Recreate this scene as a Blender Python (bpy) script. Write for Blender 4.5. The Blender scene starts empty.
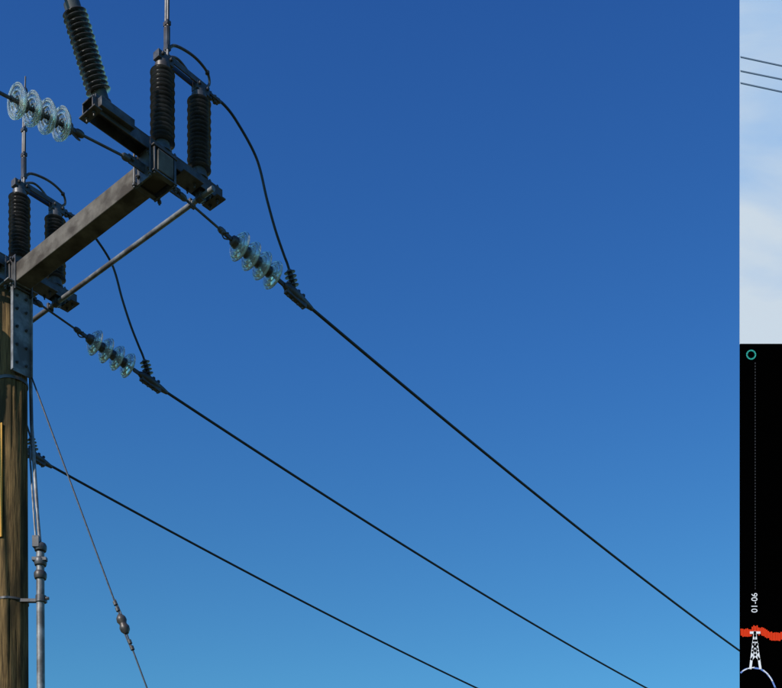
import bpy, bmesh, math, random
from mathutils import Vector, Matrix
random.seed(4)
sc=bpy.context.scene
EYE=1.6
W=Vector((.649,.760,0)).normalized()      # direction of the power lines
B=Vector((W.y,-W.x,0))                    # direction of the crossarm
Z=Vector((0,0,1))
POLE=Vector((-3.445,10.0,EYE))
PH=[2.09,0.0,-2.09]                       # phase positions along the crossarm

# ---------------- materials ----------------
def mat(name,c1,c2=None,rough=.6,metal=0,scale=8,stretch=(1,1,1),bump=0,detail=6,lo=.35,hi=.65,spec=.5,bscale=None,stain=None,coat=0,sstretch=(1,1,1)):
    m=bpy.data.materials.new(name); m.use_nodes=True; nt=m.node_tree; b=nt.nodes['Principled BSDF']
    b.inputs['Roughness'].default_value=rough; b.inputs['Metallic'].default_value=metal
    b.inputs['Specular IOR Level'].default_value=spec
    b.inputs['Coat Weight'].default_value=coat; b.inputs['Coat Roughness'].default_value=.15
    if c2 is None: b.inputs['Base Color'].default_value=(*c1,1); 
    tc=nt.nodes.new('ShaderNodeTexCoord'); mp=nt.nodes.new('ShaderNodeMapping'); mp.inputs['Scale'].default_value=stretch
    nt.links.new(tc.outputs['Object'],mp.inputs['Vector'])
    n=nt.nodes.new('ShaderNodeTexNoise'); n.inputs['Scale'].default_value=scale; n.inputs['Detail'].default_value=detail
    n.inputs['Roughness'].default_value=.65
    nt.links.new(mp.outputs[0],n.inputs['Vector'])
    if c2 is not None:
        r=nt.nodes.new('ShaderNodeValToRGB'); r.color_ramp.elements[0].position=lo; r.color_ramp.elements[1].position=hi
        r.color_ramp.elements[0].color=(*c1,1); r.color_ramp.elements[1].color=(*c2,1)
        nt.links.new(n.outputs['Fac'],r.inputs[0]); out=r.outputs[0]
        if stain:
            mp2=nt.nodes.new('ShaderNodeMapping'); mp2.inputs['Scale'].default_value=sstretch
            nt.links.new(tc.outputs['Object'],mp2.inputs['Vector'])
            n2=nt.nodes.new('ShaderNodeTexNoise'); n2.inputs['Scale'].default_value=stain[0]; n2.inputs['Detail'].default_value=8
            nt.links.new(mp2.outputs[0],n2.inputs['Vector'])
            r2=nt.nodes.new('ShaderNodeValToRGB'); r2.color_ramp.elements[0].position=.46; r2.color_ramp.elements[1].position=.60
            nt.links.new(n2.outputs['Fac'],r2.inputs[0])
            mx=nt.nodes.new('ShaderNodeMixRGB'); mx.inputs[2].default_value=(*stain[1],1)
            nt.links.new(r2.outputs[0],mx.inputs[0]); nt.links.new(out,mx.inputs[1]); out=mx.outputs[0]
        nt.links.new(out,b.inputs['Base Color'])
    if bump:
        bp=nt.nodes.new('ShaderNodeBump'); bp.inputs['Strength'].default_value=bump; bp.inputs['Distance'].default_value=.01
        nt.links.new(n.outputs['Fac'],bp.inputs['Height']); nt.links.new(bp.outputs[0],b.inputs['Normal'])
    return m
M_wood=mat('weathered_wood',(.035,.022,.010),(.23,.145,.06),rough=.9,scale=9,stretch=(9,9,.4),bump=1,detail=9,lo=.34,hi=.66,spec=.15,stain=(3,(.055,.038,.018)),sstretch=(2.5,2.5,.6))
M_beam=mat('weathered_crossarm',(.085,.072,.06),(.17,.15,.13),rough=.8,metal=.0,scale=7,bump=.35,spec=.25,lo=.3,hi=.7,stain=(3.5,(.055,.044,.036)),sstretch=(1,1,1.6))
M_steel=mat('dark_galvanized_steel',(.045,.045,.05),(.13,.13,.135),rough=.45,metal=.3,scale=12,bump=.12,stain=(6,(.065,.052,.045)))
M_galv=mat('galvanized_steel',(.15,.152,.157),(.29,.29,.292),rough=.5,metal=.3,scale=14,bump=.1,stain=(5,(.11,.10,.095)))
M_post=mat('grey_porcelain',(.06,.06,.064),(.10,.098,.098),rough=.25,scale=6,stain=(9,(.055,.052,.052)),coat=.9)
M_rubber=mat('black_cable_sheath',(.008,.008,.009),(.02,.02,.022),rough=.5,scale=10)
M_guy=mat('stranded_steel_wire',(.05,.05,.055),(.10,.10,.11),rough=.45,metal=.6,scale=40)
M_yel=mat('yellow_strip_mat',(.62,.27,.02),(.74,.34,.03),rough=.6,scale=12)
M_grass=mat('grass_ground',(.035,.055,.015),(.09,.10,.035),rough=.95,scale=.8,bump=.5,spec=.1,stain=(.15,(.11,.085,.05)))
g=bpy.data.materials.new('toughened_glass'); g.use_nodes=True; b=g.node_tree.nodes['Principled BSDF']
b.inputs['Base Color'].default_value=(.90,1.0,.95,1); b.inputs['Roughness'].default_value=.03
b.inputs['Transmission Weight'].default_value=.82; b.inputs['IOR'].default_value=1.52
b.inputs['Coat Weight'].default_value=.6; b.inputs['Coat Roughness'].default_value=.08
M_glass=g

# ---------------- builders ----------------
def empty(name,loc):
    e=bpy.data.objects.new(name,None); e.location=loc; e.empty_display_size=.2
    sc.collection.objects.link(e); return e
def finish(bm,name,m,parent,sharp=35,bevel=0):
    me=bpy.data.meshes.new(name); bm.normal_update(); bmesh.ops.recalc_face_normals(bm,faces=bm.faces); bm.to_mesh(me); bm.free()
    for p in me.polygons: p.use_smooth=True
    me.set_sharp_from_angle(angle=math.radians(sharp))
    me.materials.append(m); o=bpy.data.objects.new(name,me); sc.collection.objects.link(o)
    if bevel:
        md=o.modifiers.new('b','BEVEL'); md.width=bevel; md.segments=2; md.limit_method='ANGLE'; md.harden_normals=False
    if parent:
        o.parent=parent; o.matrix_parent_inverse=Matrix.Translation(-parent.location)
    return o
def basis(ax):
    ax=ax.normalized(); r=Vector((0,0,1)) if abs(ax.z)<.9 else Vector((1,0,0))
    u=ax.cross(r).normalized(); v=ax.cross(u).normalized(); return u,v
def a_lathe(bm,p,ax,prof,n=32):
    ax=ax.normalized(); u,v=basis(ax); rings=[]
    for r,h in prof:
        c=p+ax*h
        if r<1e-6: rings.append([bm.verts.new(c)])
        else: rings.append([bm.verts.new(c+(u*math.cos(2*math.pi*i/n)+v*math.sin(2*math.pi*i/n))*r) for i in range(n)])
    for a,c in zip(rings,rings[1:]):
        for i in range(n):
            j=(i+1)%n
            if len(a)==1 and len(c)==1: continue
            if len(a)==1: bm.faces.new((a[0],c[i],c[j]))
            elif len(c)==1: bm.faces.new((a[i],a[j],c[0]))
            else: bm.faces.new((a[i],a[j],c[j],c[i]))
def a_cyl(bm,p1,p2,r,r2=None,n=16):
    L=(p2-p1).length; r2=r if r2 is None else r2
    a_lathe(bm,p1,p2-p1,[(0,0),(r,0),(r2,L),(0,L)],n)
def a_box(bm,c,ax,ay,az,sx,sy,sz):
    vs=[]
    for i in(-.5,.5):
        for j in(-.5,.5):
            for k in(-.5,.5): vs.append(bm.verts.new(c+ax*(i*sx)+ay*(j*sy)+az*(k*sz)))
    for f in((0,1,3,2),(4,6,7,5),(0,4,5,1),(2,3,7,6),(0,2,6,4),(1,5,7,3)): bm.faces.new([vs[i] for i in f])
def smooth_path(pts,k=8):
    P=[pts[0]]+list(pts)+[pts[-1]]; out=[]
    for i in range(1,len(P)-2):
        for j in range(k):
            t=j/k; a,b_,c,d=P[i-1],P[i],P[i+1],P[i+2]
            out.append(.5*((2*b_)+(c-a)*t+(2*a-5*b_+4*c-d)*t*t+(3*b_-a-3*c+d)*t**3))
    out.append(P[-2]); return out
def a_tube(bm,pts,r,n=10):
    rings=[]; u=None
    for i,p in enumerate(pts):
        t=(pts[min(i+1,len(pts)-1)]-pts[max(i-1,0)]).normalized()
        if u is None: u,_=basis(t)
        u=(u-t*u.dot(t)).normalized(); v=t.cross(u)
        rings.append([bm.verts.new(p+(u*math.cos(2*math.pi*k/n)+v*math.sin(2*math.pi*k/n))*r) for k in range(n)])
    for a,c in zip(rings,rings[1:]):
        for k in range(n): j=(k+1)%n; bm.faces.new((a[k],a[j],c[j],c[k]))
    bm.faces.new(rings[0]); bm.faces.new(rings[-1])
def L(t,s,z): return POLE+B*t+W*s+Z*z
def ribbed(bm,p,q,rc,rs,nsh,n=28):
    ax=q-p; H=ax.length; pr=[(0,0),(rc,0)]; d=H/nsh
    for i in range(nsh):
        h=i*d; rr=rs*(1 if i%2==0 else .95)
        pr+=[(rc,h+d*.25),(rr*.93,h+d*.30),(rr,h+d*.40),(rr*.97,h+d*.50),(rc*1.06,h+d*.80)]
    pr+=[(rc,H),(0,H)]
    a_lathe(bm,p,ax,pr,n)
def hexbolt(bm,p,ax,r=.016,l=.02,shaft=0):
    a_cyl(bm,p,p+ax.normalized()*l,r,n=6)
    if shaft: a_cyl(bm,p,p+ax.normalized()*(l+shaft),r*.5,n=8)

# ---------------- ground ----------------
bm=bmesh.new(); N=60
vs={}
for i in range(N+1):
    for j in range(N+1):
        u=(i/N*2-1); v=(j/N*2-1); x=math.copysign(abs(u)**3*2500,u); y=math.copysign(abs(v)**3*2500,v)
        d=math.hypot(x,y); z=(math.sin(x*.011)+math.cos(y*.013))*min(d/400,1)*1.2 if d>40 else 0
        vs[i,j]=bm.verts.new((x,y,z))
for i in range(N):
    for j in range(N): bm.faces.new((vs[i,j],vs[i+1,j],vs[i+1,j+1],vs[i,j+1]))
finish(bm,'ground',M_grass,None)

# ---------------- utility pole ----------------
up=empty('utility_pole',POLE-Z*EYE)
bm=bmesh.new(); n=72; rings=[]
top=6.41; zs=[-EYE-.3+ (top+EYE+.3)*k/90 for k in range(91)]
ph=[random.uniform(0,6.28) for _ in range(8)]
cracks=[(random.uniform(0,6.28),random.uniform(1.5,6.2),random.uniform(.5,1.6)) for _ in range(34)]
for z in zs:
    R=.132+.026*(top-z)/8; ring=[]
    for i in range(n):
        a=2*math.pi*i/n
        rr=R*(1+.012*math.sin(3*a+ph[0]+z*.2)+.010*math.sin(9*a+ph[1]+z*.15)+.008*math.sin(17*a+ph[2]-z*.3))
        for ca,cz,cl in cracks:
            da=abs((a-ca+math.pi)%(2*math.pi)-math.pi)
            if da<.05 and abs(z-cz)<cl: rr-=.011*(1-abs(z-cz)/cl)
        ring.append(bm.verts.new(POLE+Vector((math.cos(a)*rr,math.sin(a)*rr,z))))
    rings.append(ring)
for a,c in zip(rings,rings[1:]):
    for k in range(n): bm.faces.new((a[k],a[(k+1)%n],c[(k+1)%n],c[k]))
bm.faces.new(rings[-1])
finish(bm,'wooden_shaft',M_wood,up,50)
bm=bmesh.new()
a_box(bm,L(-.02,0,6.50),B,W,Z,4.50,.15,.165)
finish(bm,'crossarm',M_beam,up,bevel=.006)
bm=bmesh.new()   # pole top bracket
a_box(bm,L(0,0,6.413),B,W,Z,.38,.30,.012)
for sg in(-1,1):
    a_box(bm,L(sg*.152,0,6.02),B,W,Z,.012,.20,.775)
    for e in(-1,1): a_box(bm,L(sg*.170,e*.095,6.02),B,W,Z,.028,.010,.773)
finish(bm,'pole_top_bracket',M_galv,up,bevel=.002)
bm=bmesh.new()
for sg in(-1,1):
    for z in(5.72,5.88,6.04,6.20,6.32):
        for e in(-.045,.045): hexbolt(bm,L(sg*.158,e,z),B*sg,.013,.014,.012)
a_box(bm,L(0,-.082,6.5),B,W,Z,.40,.012,.30); a_box(bm,L(0,.082,6.5),B,W,Z,.40,.012,.30)
for t in(-.17,-.08,.08,.17):
    for z in (6.385,6.615): a_cyl(bm,L(t,-.12,z),L(t,.12,z),.01,n=8); hexbolt(bm,L(t,-.088,z),-W,.019,.016); hexbolt(bm,L(t,.088,z),W,.019,.016)
a_cyl(bm,L(0,0,5.58),L(0,0,5.61),.142,n=40); a_cyl(bm,L(0,0,3.60),L(0,0,3.62),.148,n=40)
finish(bm,'bracket_bolts_and_bands',M_steel,up,bevel=.0015)
bm=bmesh.new()
nn=Vector((-.5,-.87,0)).normalized(); tt=Vector((-nn.y,nn.x,0))
a_box(bm,POLE+nn*.150+Z*4.66,tt,nn,Z,.09,.01,1.02)
finish(bm,'yellow_strip',M_yel,up,bevel=.003)  # narrow upright yellow strip on the pole's left side
bm=bmesh.new()
for z in(4.22,5.1): hexbolt(bm,POLE+nn*.155+Z*z,nn,.010,.008)
finish(bm,'strip_screws',M_steel,up)

# ---------------- switches ----------------
for k,t in enumerate(PH):
    e=empty('disconnect_switch',L(t,0,6.6))
    bm=bmesh.new()   # channel base (U opening down)
    a_box(bm,L(t,.01,6.688),B,W,Z,.13,1.26,.012)
    for sg in(-1,1): a_box(bm,L(t+sg*.062,.01,6.637),B,W,Z,.010,1.256,.088)
    # saddle / clamp plates around the crossarm
    for sg in(-1,1):
        a_box(bm,L(t,sg*.096,6.50),B,W,Z,.26,.014,.235)
        a_box(bm,L(t+sg*.115,0,6.402),B,W,Z,.045,.23,.014)
        a_box(bm,L(t+sg*.115,0,6.600),B,W,Z,.045,.23,.014)
    # end plates and feet
    a_box(bm,L(t,.60,6.60),B,W,Z,.20,.09,.012)
    a_box(bm,L(t,-.59,6.60),B,W,Z,.20,.07,.012)
    a_box(bm,L(t+.085,-.42,6.66),B,W,Z,.05,.30,.07)
    a_box(bm,L(t+.02,.31,6.60),B,W,Z,.17,.20,.014)
    finish(bm,'base_channel',M_steel,e,bevel=.003)
    bm=bmesh.new()
    for s in(-.09,.09):
        for d in(-.10,.10): 
            a_cyl(bm,L(t+d,s*1.35,6.36),L(t+d,s*1.35,6.66),.009,n=8); hexbolt(bm,L(t+d,s*1.35,6.375),Z,.018,.016)
    for d in(-.07,.07):
        for z in(6.44,6.56): hexbolt(bm,L(t+d,-.103,z),-W,.014,.014,.012)
    for s in(.60,-.59,.36,.52,.0,.16): 
        for d in(-.045,.045): hexbolt(bm,L(t+d,s,6.694),Z,.014,.014,.012); hexbolt(bm,L(t+d,s,6.594),-Z,.014,.014,.02)
    # eye plates for strain strings
    for sg in(-1,1):
        a_box(bm,L(t+.0,sg*.17,6.47),W,B,Z,.16,.014,.07)
        a_cyl(bm,L(t-.03,sg*.22,6.47),L(t+.03,sg*.22,6.47),.014,n=10)
    finish(bm,'fixings',M_steel,e,bevel=.0015)
    # post insulators
    bm=bmesh.new()
    ribbed(bm,L(t,.075,6.765),L(t,.075,7.34),.055,.098,17)
    ribbed(bm,L(t,.445,6.765),L(t,.445,7.34),.055,.098,17)
    sl0=L(t,-.515,6.80); sd=(L(t,-.80,7.36)-L(t,-.505,6.72)).normalized(); SL=.52
    ribbed(bm,sl0,sl0+sd*SL,.055,.096,16)
    finish(bm,'ribbed_post_insulators',M_post,e,40)
    bm=bmesh.new()
    for s in(.075,.445):
        a_lathe(bm,L(t,s,6.694),Z,[(0,0),(.075,0),(.075,.02),(.06,.025),(.06,.075),(0,.075)],20)
        a_lathe(bm,L(t,s,7.335),Z,[(0,0),(.062,0),(.062,.05),(.048,.055),(.048,.08),(0,.08)],20)
    a_lathe(bm,sl0-sd*.09,sd,[(0,0),(.07,0),(.07,.03),(.06,.035),(.06,.095),(0,.095)],20)
    q=sl0+sd*SL
    a_lathe(bm,q-sd*.005,sd,[(0,0),(.062,0),(.062,.05),(.045,.06),(.045,.11),(0,.11)],20)
    a_box(bm,q+sd*.13,B,sd.cross(B),sd,.07,.17,.05)
    for hh in(-.05,.05): a_cyl(bm,q+sd*.13+sd.cross(B)*hh-B*.06,q+sd*.13+sd.cross(B)*hh+B*.06,.014,n=8)
    a_tube(bm,[q+sd*.14,q+sd*.45],.022)
    a_box(bm,L(t,-.505,6.715),B,W,Z,.12,.16,.03)
    # contact heads + fixed jaw bar
    a_box(bm,L(t,.085,7.44),B,W,Z,.07,.15,.06)
    a_box(bm,L(t,.46,7.44),B,W,Z,.075,.13,.07)
    a_box(bm,L(t-.028,.30,7.465),B,W,Z,.014,.40,.045); a_box(bm,L(t+.028,.30,7.465),B,W,Z,.014,.40,.045)
    a_box(bm,L(t,.585,7.455),B,W,Z,.05,.14,.02)
    for s in(.05,.13,.42,.50): a_cyl(bm,L(t-.055,s,7.45),L(t+.055,s,7.45),.013,n=8)
    for s in(.56,.61): hexbolt(bm,L(t,s,7.465),Z,.018,.02); hexbolt(bm,L(t,s,7.445),-Z,.018,.02)
    finish(bm,'metal_caps_and_contacts',M_steel,e,bevel=.002)
    bm=bmesh.new()
    for sg in(-1,1): a_tube(bm,[L(t+sg*.014,.115,7.44),L(t+sg*.013,.120,7.95),L(t+sg*.008,.125,8.22)],.012)
    a_cyl(bm,L(t,.123,8.15),L(t,.135,8.48),.010,.007)
    for z in(7.55,7.75,7.98,8.20): a_box(bm,L(t,.12,z),B,W,Z,.055,.035,.03)
    a_box(bm,L(t,.118,7.64),B,W,Z,.045,.03,.16)
    a_lathe(bm,L(t,.13,8.33),Z,[(0,0),(.022,.0),(.026,.02),(.018,.04),(0,.04)],12)
    finish(bm,'open_switch_blade',M_steel,e)
    bm=bmesh.new()
    a_tube(bm,smooth_path([L(t,.12,7.53),L(t+.02,.17,7.60),L(t+.03,.30,7.63),L(t+.03,.42,7.63),L(t+.02,.52,7.60),L(t,.55,7.54),L(t,.49,7.48)],8),.011)
    a_tube(bm,smooth_path([L(t-.03,.12,7.50),L(t-.04,.24,7.58),L(t-.04,.34,7.56),L(t-.03,.42,7.48)],8),.010)
    a_lathe(bm,L(t+.02,.515,7.585),Z,[(0,0),(.018,.01),(.018,.03),(0,.04)],10)
    finish(bm,'arcing_horns',M_steel,e)

# ---------------- strain strings, clamps, jumpers, lines ----------------
def disc(bmg,bmc,p,ax,R=.115):
    a_lathe(bmc,p-ax*.012,ax,[(0,-.052),(.024,-.052),(.040,-.040),(.046,-.01),(.050,.012),(0,.012)],20)
    a_lathe(bmc,p,ax,[(0,.0),(.015,.0),(.015,.062),(.022,.066),(.022,.075),(0,.075)],12)
    out=[(.030,-.014),(.052,-.016),(.075,-.010),(.098,.004),(R,.026),(R+.002,.034)]
    inn=[(R-.006,.034),(.104,.022),(.098,.036),(.090,.036),(.086,.014),(.076,.012),(.071,.034),(.063,.034),(.058,.010),(.046,.008),(.041,.026),(.034,.026),(.030,.004)]
    a_lathe(bmg,p,ax,out+inn+[(.030,-.014)],36)
zc={0:(6.30,.119,.0035),1:(6.29,.113,.0035),2:(6.19,.122,.0035)}
for k,t in enumerate(PH):
    for sg in(1,-1):
        z1=6.47; zcl=zc[k][0] if sg==1 else 6.27
        A=L(t,sg*.22,z1); C=L(t,sg*1.50,zcl)
        ax=(C-A).normalized()
        e=empty('glass_insulator_string',A)
        bmg=bmesh.new(); bmc=bmesh.new()
        g0=.64 if sg==1 else .60; GS=.128 if sg==1 else .120
        for q in range(4): disc(bmg,bmc,A+ax*(g0+GS*q),ax,.122 if sg==1 else .110)
        finish(bmg,'glass_discs',M_glass,e,50)
        a_tube(bmc,[A-ax*.02,A+ax*.50],.010)
        for dd in(.05,.47): a_lathe(bmc,A+ax*(dd-.03),ax,[(0,0),(.02,0),(.026,.02),(.026,.05),(.016,.07),(0,.07)],12)
        u,v=basis(ax)
        a_tube(bmc,smooth_path([A+ax*.52+u*.03,A+ax*.46+u*.02+v*.03,A+ax*.50+v*.045,A+ax*.55+v*.02],6),.006)
        a_box(bmc,A+ax*.545,ax,u,v,.08,.022,.03)
        a_cyl(bmc,A+ax*.98,A+ax*1.20,.012); a_box(bmc,A+ax*1.17,ax,u,v,.09,.018,.035)
        finish(bmc,'metal_caps_and_links',M_steel,e)
        e2=empty('strain_clamp',C)
        bm=bmesh.new()
        side=ax.cross(Z).normalized(); upv=side.cross(ax).normalized()
        c0=A+ax*1.19
        prof=[(0,0),(.020,0),(.040,.05),(.046,.12),(.040,.20),(.028,.30),(.018,.36),(0,.36)]
        a_lathe(bm,c0,ax,prof,12)
        a_box(bm,c0+ax*.15-upv*.03,ax,side,upv,.24,.05,.05)
        for d in(.06,.12,.18,.24): a_cyl(bm,c0+ax*d-upv*.075,c0+ax*d+upv*.06,.010,n=8); hexbolt(bm,c0+ax*d+upv*.045,upv,.018,.018)
        finish(bm,'clamp_body',M_steel,e2,bevel=.003)
        zz,a_,k_=zc[k]
        if sg==-1: zz,a_,k_=6.30,.10,.0035
        D=c0+ax*.10
        pts=[D,D+ax*.15]
        base=c0+ax*.25
        for i in range(0,141):
            s=i*.25
            p=base+W*(sg*s)+Z*(-a_*s+k_*s*s)
            if i>0: pts.append(p)
        bm=bmesh.new(); a_tube(bm,pts,.0145,10); finish(bm,'power_line',M_rubber,None)
        bm=bmesh.new()
        dz=zcl-6.30
        if sg==1:
            J=[(.60,7.458),(.70,7.475),(.85,7.42),(1.0776,7.237),(1.20,6.95),(1.30,6.74),(1.40,6.58+dz*.5),(1.455,6.50+dz),(1.49,6.36+dz)]
            P=[L(t,s,z) for s,z in J]
            P[-1]=c0+ax*.12+upv*.04; 
        else:
            P=[L(t,-.94,7.62),L(t,-1.05,7.74),L(t,-1.25,7.62),L(t,-1.42,7.1),L(t,-1.5,6.7),c0+ax*.12+upv*.04]
        a_tube(bm,smooth_path(P,10),.0115,10)
        ej=empty('jumper_cable',P[0])
        finish(bm,'cable',M_rubber,ej)
        bm=bmesh.new()
        dn=(P[-2]-P[-1]).normalized()
        ribbed(bm,P[-1]+dn*.01,P[-1]+dn*.15,.022,.055,4,20)
        a_lathe(bm,P[0],P[1]-P[0],[(0,-.02),(.022,-.02),(.022,.05),(.014,.07),(0,.07)],12)
        finish(bm,'ribbed_connector',M_steel,ej)

# ---------------- operating rods ----------------
e=empty('switch_operating_rod',L(0,.5,6.5))
bm=bmesh.new()
a_tube(bm,[L(-2.2,.46,6.56),L(0,.46,6.56),L(2.25,.46,6.56)],.021,14)
finish(bm,'coupling_rod',M_galv,e)
bm=bmesh.new()
for t in PH:
    a_box(bm,L(t,.46,6.575),B,W,Z,.05,.07,.08); a_cyl(bm,L(t-.03,.46,6.56),L(t+.03,.46,6.56),.035,n=14)
    a_box(bm,L(t-.11,.46,6.56),B,W,Z,.03,.06,.06)
finish(bm,'rod_crank_arms',M_steel,e,bevel=.002)
DX=.035
e=empty('operating_handle_pipe',Vector((-3.17+DX,9.9,0)))
X=lambda x,y,z: Vector((x+DX,y,z+EYE))
bm=bmesh.new()
a_tube(bm,[X(-3.165,9.88,-1.0),X(-3.185,9.88,4.02)],.036,18)
finish(bm,'vertical_pipe',M_galv,e)
bm=bmesh.new()
a_tube(bm,[X(-3.185,9.88,4.05),X(-3.225,9.93,4.35),X(-3.345,10.13,5.3),X(-3.39,10.2,6.4)],.017,12)
a_tube(bm,[X(-3.215,9.86,4.08),X(-3.255,9.91,4.4),X(-3.365,10.13,5.1)],.009,10)
finish(bm,'upper_link_rod',M_galv,e)
bm=bmesh.new()
for z in(3.78,3.90,4.03): a_lathe(bm,X(-3.184,9.88,z),Z,[(0,0),(.05,0),(.056,.02),(.056,.05),(.045,.07),(0,.07)],16)
a_box(bm,X(-3.184,9.86,3.95),Vector((1,0,0)),Vector((0,1,0)),Z,.13,.05,.03)
a_box(bm,X(-3.21,9.84,4.10),Vector((1,0,0)),Vector((0,1,0)),Z,.06,.04,.10)
for z in(3.60,1.2,-.4):
    a_box(bm,X(-3.26,9.92,z),Vector((1,0,0)),Vector((0,1,0)),Z,.24,.04,.03); a_cyl(bm,X(-3.178,9.88,z-.03),X(-3.178,9.88,z+.03),.048,n=16)
    hexbolt(bm,X(-3.13,9.86,z),Vector((1,0,0)),.015,.03)
a_cyl(bm,X(-3.165,9.88,-1.62),X(-3.165,9.88,-.95),.05)
finish(bm,'pipe_clamps_and_guides',M_steel,e,bevel=.002)
X=lambda x,y,z: Vector((x,y,z+EYE))

# ---------------- guy wire ----------------
G0=X(-3.31,10.0,5.78); G1=Vector((-.49,9.5,0.05))
e=empty('guy_wire',G0)
bm=bmesh.new(); a_tube(bm,[G0.lerp(G1,i/20)-Z*(.05*math.sin(math.pi*i/20)) for i in range(21)],.0075,8)
finish(bm,'stranded_wire',M_guy,e)
gd=(G1-G0).normalized(); f=(5.78-3.39)/(5.78+1.6); gc=G0.lerp(G1,f)-Z*(.05*math.sin(math.pi*f)-.0)
bm=bmesh.new()
a_lathe(bm,gc-gd*.09,gd,[(0,0),(.02,0),(.042,.03),(.046,.06),(.034,.085),(.034,.1),(.046,.125),(.042,.155),(.02,.185),(0,.185)],16)
finish(bm,'guy_strain_insulator',M_steel,e)
bm=bmesh.new()
for q in(-.22,-.16,.16,.22): a_cyl(bm,gc+gd*q,gc+gd*(q+.035),.018,n=10)
a_tube(bm,[gc-gd*.24+Vector((.012,0,0)),gc-gd*.08+Vector((.02,0,0))],.006); a_tube(bm,[gc+gd*.24+Vector((-.012,0,0)),gc+gd*.08+Vector((-.02,0,0))],.006)
a_cyl(bm,G1-gd*.6,G1+gd*.3,.012); hexbolt(bm,G0,-gd,.04,.06)
finish(bm,'guy_clips_and_anchor_rod',M_steel,e)

# ---------------- collage panels at right, built as a standing board ----------------
Yb=8.0; K=Yb/1100
xl=349*K; xr=xl+3.4
zt=EYE+1060*K; zm=EYE+656*K; zb=EYE+250*K
def plain(name,c,rough=.9,spec=.0):
    m=bpy.data.materials.new(name); m.use_nodes=True; b=m.node_tree.nodes['Principled BSDF']
    b.inputs['Base Color'].default_value=(*c,1); b.inputs['Roughness'].default_value=rough; b.inputs['Specular IOR Level'].default_value=spec; return m
m=bpy.data.materials.new('printed_cloudy_sky'); m.use_nodes=True; nt=m.node_tree; b=nt.nodes['Principled BSDF']
b.inputs['Roughness'].default_value=.8; b.inputs['Specular IOR Level'].default_value=.1
tc=nt.nodes.new('ShaderNodeTexCoord'); mp=nt.nodes.new('ShaderNodeMapping'); mp.inputs['Scale'].default_value=(.45,1,1.1)
n1=nt.nodes.new('ShaderNodeTexNoise'); n1.inputs['Scale'].default_value=1.3; n1.inputs['Detail'].default_value=5; n1.inputs['Distortion'].default_value=.3
sx=nt.nodes.new('ShaderNodeSeparateXYZ'); nt.links.new(tc.outputs['Object'],sx.inputs[0])
mr=nt.nodes.new('ShaderNodeMapRange'); mr.inputs[1].default_value=zt; mr.inputs[2].default_value=zm; mr.inputs[3].default_value=-.22; mr.inputs[4].default_value=.16
nt.links.new(sx.outputs['Z'],mr.inputs[0])
ad=nt.nodes.new('ShaderNodeMath'); ad.operation='ADD'; nt.links.new(n1.outputs['Fac'],ad.inputs[0]); nt.links.new(mr.outputs[0],ad.inputs[1])
r=nt.nodes.new('ShaderNodeValToRGB'); r.color_ramp.elements[0].position=.32; r.color_ramp.elements[1].position=.62
r.color_ramp.elements[0].color=(.33,.48,.70,1); r.color_ramp.elements[1].color=(.60,.64,.69,1)
nt.links.new(tc.outputs['Object'],mp.inputs[0]); nt.links.new(mp.outputs[0],n1.inputs['Vector']); nt.links.new(ad.outputs[0],r.inputs[0]); nt.links.new(r.outputs[0],b.inputs['Base Color'])
M_print=m
M_black=plain('black_panel',(.0004,.0004,.0004)); M_white=plain('white_ink',(.75,.75,.78)); M_red=plain('red_ink',(.78,.05,.015)); M_teal=plain('teal_ink',(.06,.6,.5))
M_grey=plain('dim_grey_ink',(.04,.04,.045)); M_blue=plain('blue_ink',(.15,.25,.6)); M_pw=plain('printed_wire_grey',(.13,.18,.25))
ex,ey=Vector((1,0,0)),Vector((0,1,0))
def PB(px,py,d=0): return Vector(((px-391)*K,Yb-d,EYE+(1000-py)*K))
bd=empty('collage_board',Vector(((xl+xr)/2,Yb,0)))
bm=bmesh.new(); a_box(bm,Vector(((xl+xr)/2,Yb+.005,(zt+zm)/2+.001)),ex,ey,Z,xr-xl,.01,zt-zm-.002); finish(bm,'cloudy_sky_panel',M_print,bd)
bm=bmesh.new(); a_box(bm,Vector(((xl+xr)/2,Yb+.005,(zm+zb)/2)),ex,ey,Z,xr-xl,.01,zm-zb); finish(bm,'black_chart_panel',M_black,bd)
bm=bmesh.new()
for x in(xl+.5,xr-.5): a_box(bm,Vector((x,Yb+.17,(zt-.2)/2)),ex,ey,Z,.18,.18,zt-.2)
for z in(zb+.3,zm,zt-.4): a_box(bm,Vector(((xl+xr)/2+.1,Yb+.045,z)),ex,ey,Z,xr-xl-.5,.06,.1)
finish(bm,'support_posts',M_galv,bd)
def ribbon(name,pts,w,m,d=.004):
    bm=bmesh.new()
    for (a,b_),(c,d2) in zip(pts,pts[1:]):
        dx,dy=c-a,d2-b_; l=math.hypot(dx,dy); nx,ny=-dy/l*w/2,dx/l*w/2; ox,oy=dx/l*w*.2,dy/l*w*.2
        bm.faces.new([bm.verts.new(PB(*p,d)) for p in((a-ox+nx,b_-oy+ny),(c+ox+nx,d2+oy+ny),(c+ox-nx,d2+oy-ny),(a-ox-nx,b_-oy-ny))])
    me=bpy.data.meshes.new(name); bm.to_mesh(me); bm.free(); me.materials.append(m); o=bpy.data.objects.new(name,me); sc.collection.objects.link(o)
    o.parent=bd; o.matrix_parent_inverse=Matrix.Translation(-bd.location); return o
for y0,y1 in((57,66),(71,79.5),(83,92)): ribbon('printed_wire',[(740.3,y0),(800,y0+(y1-y0)*60/42),(900,y0+30)],1.0,M_pw)
ribbon('chart_ring',[(751+4.2*math.cos(a*math.pi/12),355+4.2*math.sin(a*math.pi/12)) for a in range(25)],1.4,M_teal)
for i in range(76): ribbon('chart_dotted_line',[(755,363+i*3),(755,364.2+i*3)],.9,M_grey)
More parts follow.
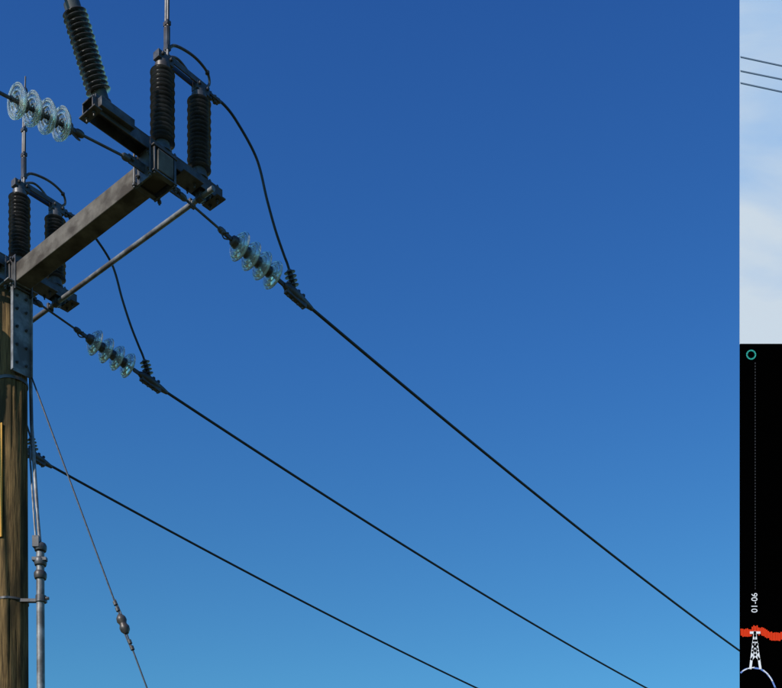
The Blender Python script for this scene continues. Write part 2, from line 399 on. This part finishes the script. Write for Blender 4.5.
for i in range(60):
    x=740.9+i*1.6
    yb=632+1.2*math.sin(i*.4) - (2.0 if 751<x<758 else 0) + (x-757)*.22*(x>757)
    ribbon('chart_red_trace',[(x,yb-2.8-random.random()*1.5),(x+.3,yb+2.8+random.random()*1.5)],1.3,M_red,.004+.0004*(i%3))
for pts in([(754.5,632),(750,669)],[(754.5,632),(760,669)],[(752,652),(759,660)],[(757.5,652),(751,660)],[(752.5,644),(757,650)],[(757,644),(752.5,650)],[(753.8,636),(755.4,636)],[(750,633),(759.5,633)],[(753,641),(756.5,641)]):
    ribbon('chart_pylon_icon',pts,2.4,M_white,.008)
ribbon('chart_curve',[(740.5,673),(745,669.5),(752,668),(760,669),(766,673),(771,679),(775,688),(779,700)],1.6,M_blue,.006)
ribbon('chart_curve',[(742,671.5),(747,669),(754,667.7)],1.0,M_white,.009)
ribbon('chart_curve',[(763,670.5),(768,675),(772,681.5)],1.0,M_white,.009)
cu=bpy.data.curves.new('label','FONT'); cu.body='01-06'; cu.size=8.6*K; cu.align_x='CENTER'; cu.align_y='CENTER'
to=bpy.data.objects.new('chart_label',cu); sc.collection.objects.link(to); to.data.materials.append(M_white)
to.parent=bd; to.matrix_parent_inverse=Matrix.Translation(-bd.location)
to.matrix_basis=Matrix.Translation(PB(754.5,603,.005))@Matrix.Rotation(math.radians(90),4,'X')@Matrix.Rotation(math.radians(90),4,'Z')

# ---------------- sky and sun ----------------
el,az=math.radians(33),math.radians(222)
sd_=Vector((math.sin(az)*math.cos(el),math.cos(az)*math.cos(el),math.sin(el)))
w=bpy.data.worlds.new('World'); sc.world=w; w.use_nodes=True; nt=w.node_tree
sky=nt.nodes.new('ShaderNodeTexSky'); sky.sky_type='NISHITA'; sky.sun_disc=False; sky.sun_elevation=el; sky.sun_rotation=az
sky.altitude=300; sky.air_density=1.0; sky.dust_density=.3; sky.ozone_density=3.0
tc=nt.nodes.new('ShaderNodeTexCoord'); sx=nt.nodes.new('ShaderNodeSeparateXYZ'); nt.links.new(tc.outputs['Generated'],sx.inputs[0])
cr=nt.nodes.new('ShaderNodeValToRGB'); nt.links.new(sx.outputs['Z'],cr.inputs[0])
els=cr.color_ramp.elements
els[0].position=0; els[0].color=(.40,.78,.72,1)
els[1].position=.75; els[1].color=(.19,.50,1.0,1)
x_=els.new(.28); x_.color=(.32,.72,.84,1)
x_=els.new(.50); x_.color=(.25,.62,.98,1)
vm=nt.nodes.new('ShaderNodeVectorMath'); vm.operation='MULTIPLY'
nt.links.new(sky.outputs[0],vm.inputs[0]); nt.links.new(cr.outputs[0],vm.inputs[1])
nt.links.new(vm.outputs[0],nt.nodes['Background'].inputs[0])
nt.nodes['Background'].inputs[1].default_value=.15
sl=bpy.data.lights.new('sun','SUN'); sl.energy=4.4; sl.angle=math.radians(.5); sl.color=(1,.94,.85)
so=bpy.data.objects.new('sun',sl); so.rotation_euler=sd_.to_track_quat('Z','Y').to_euler(); sc.collection.objects.link(so); so.location=(-20,-20,30)

cam=bpy.data.cameras.new('camera'); co=bpy.data.objects.new('camera',cam); sc.collection.objects.link(co)
co.location=(0,0,EYE); co.rotation_euler=(math.radians(90),0,0)
cam.sensor_width=36; cam.lens=1100/782*36; cam.shift_y=(1000-344)/782; cam.clip_end=8000; cam.clip_start=.05
sc.camera=co
sc.view_settings.view_transform='Standard'; sc.view_settings.look='None'; sc.view_settings.exposure=0
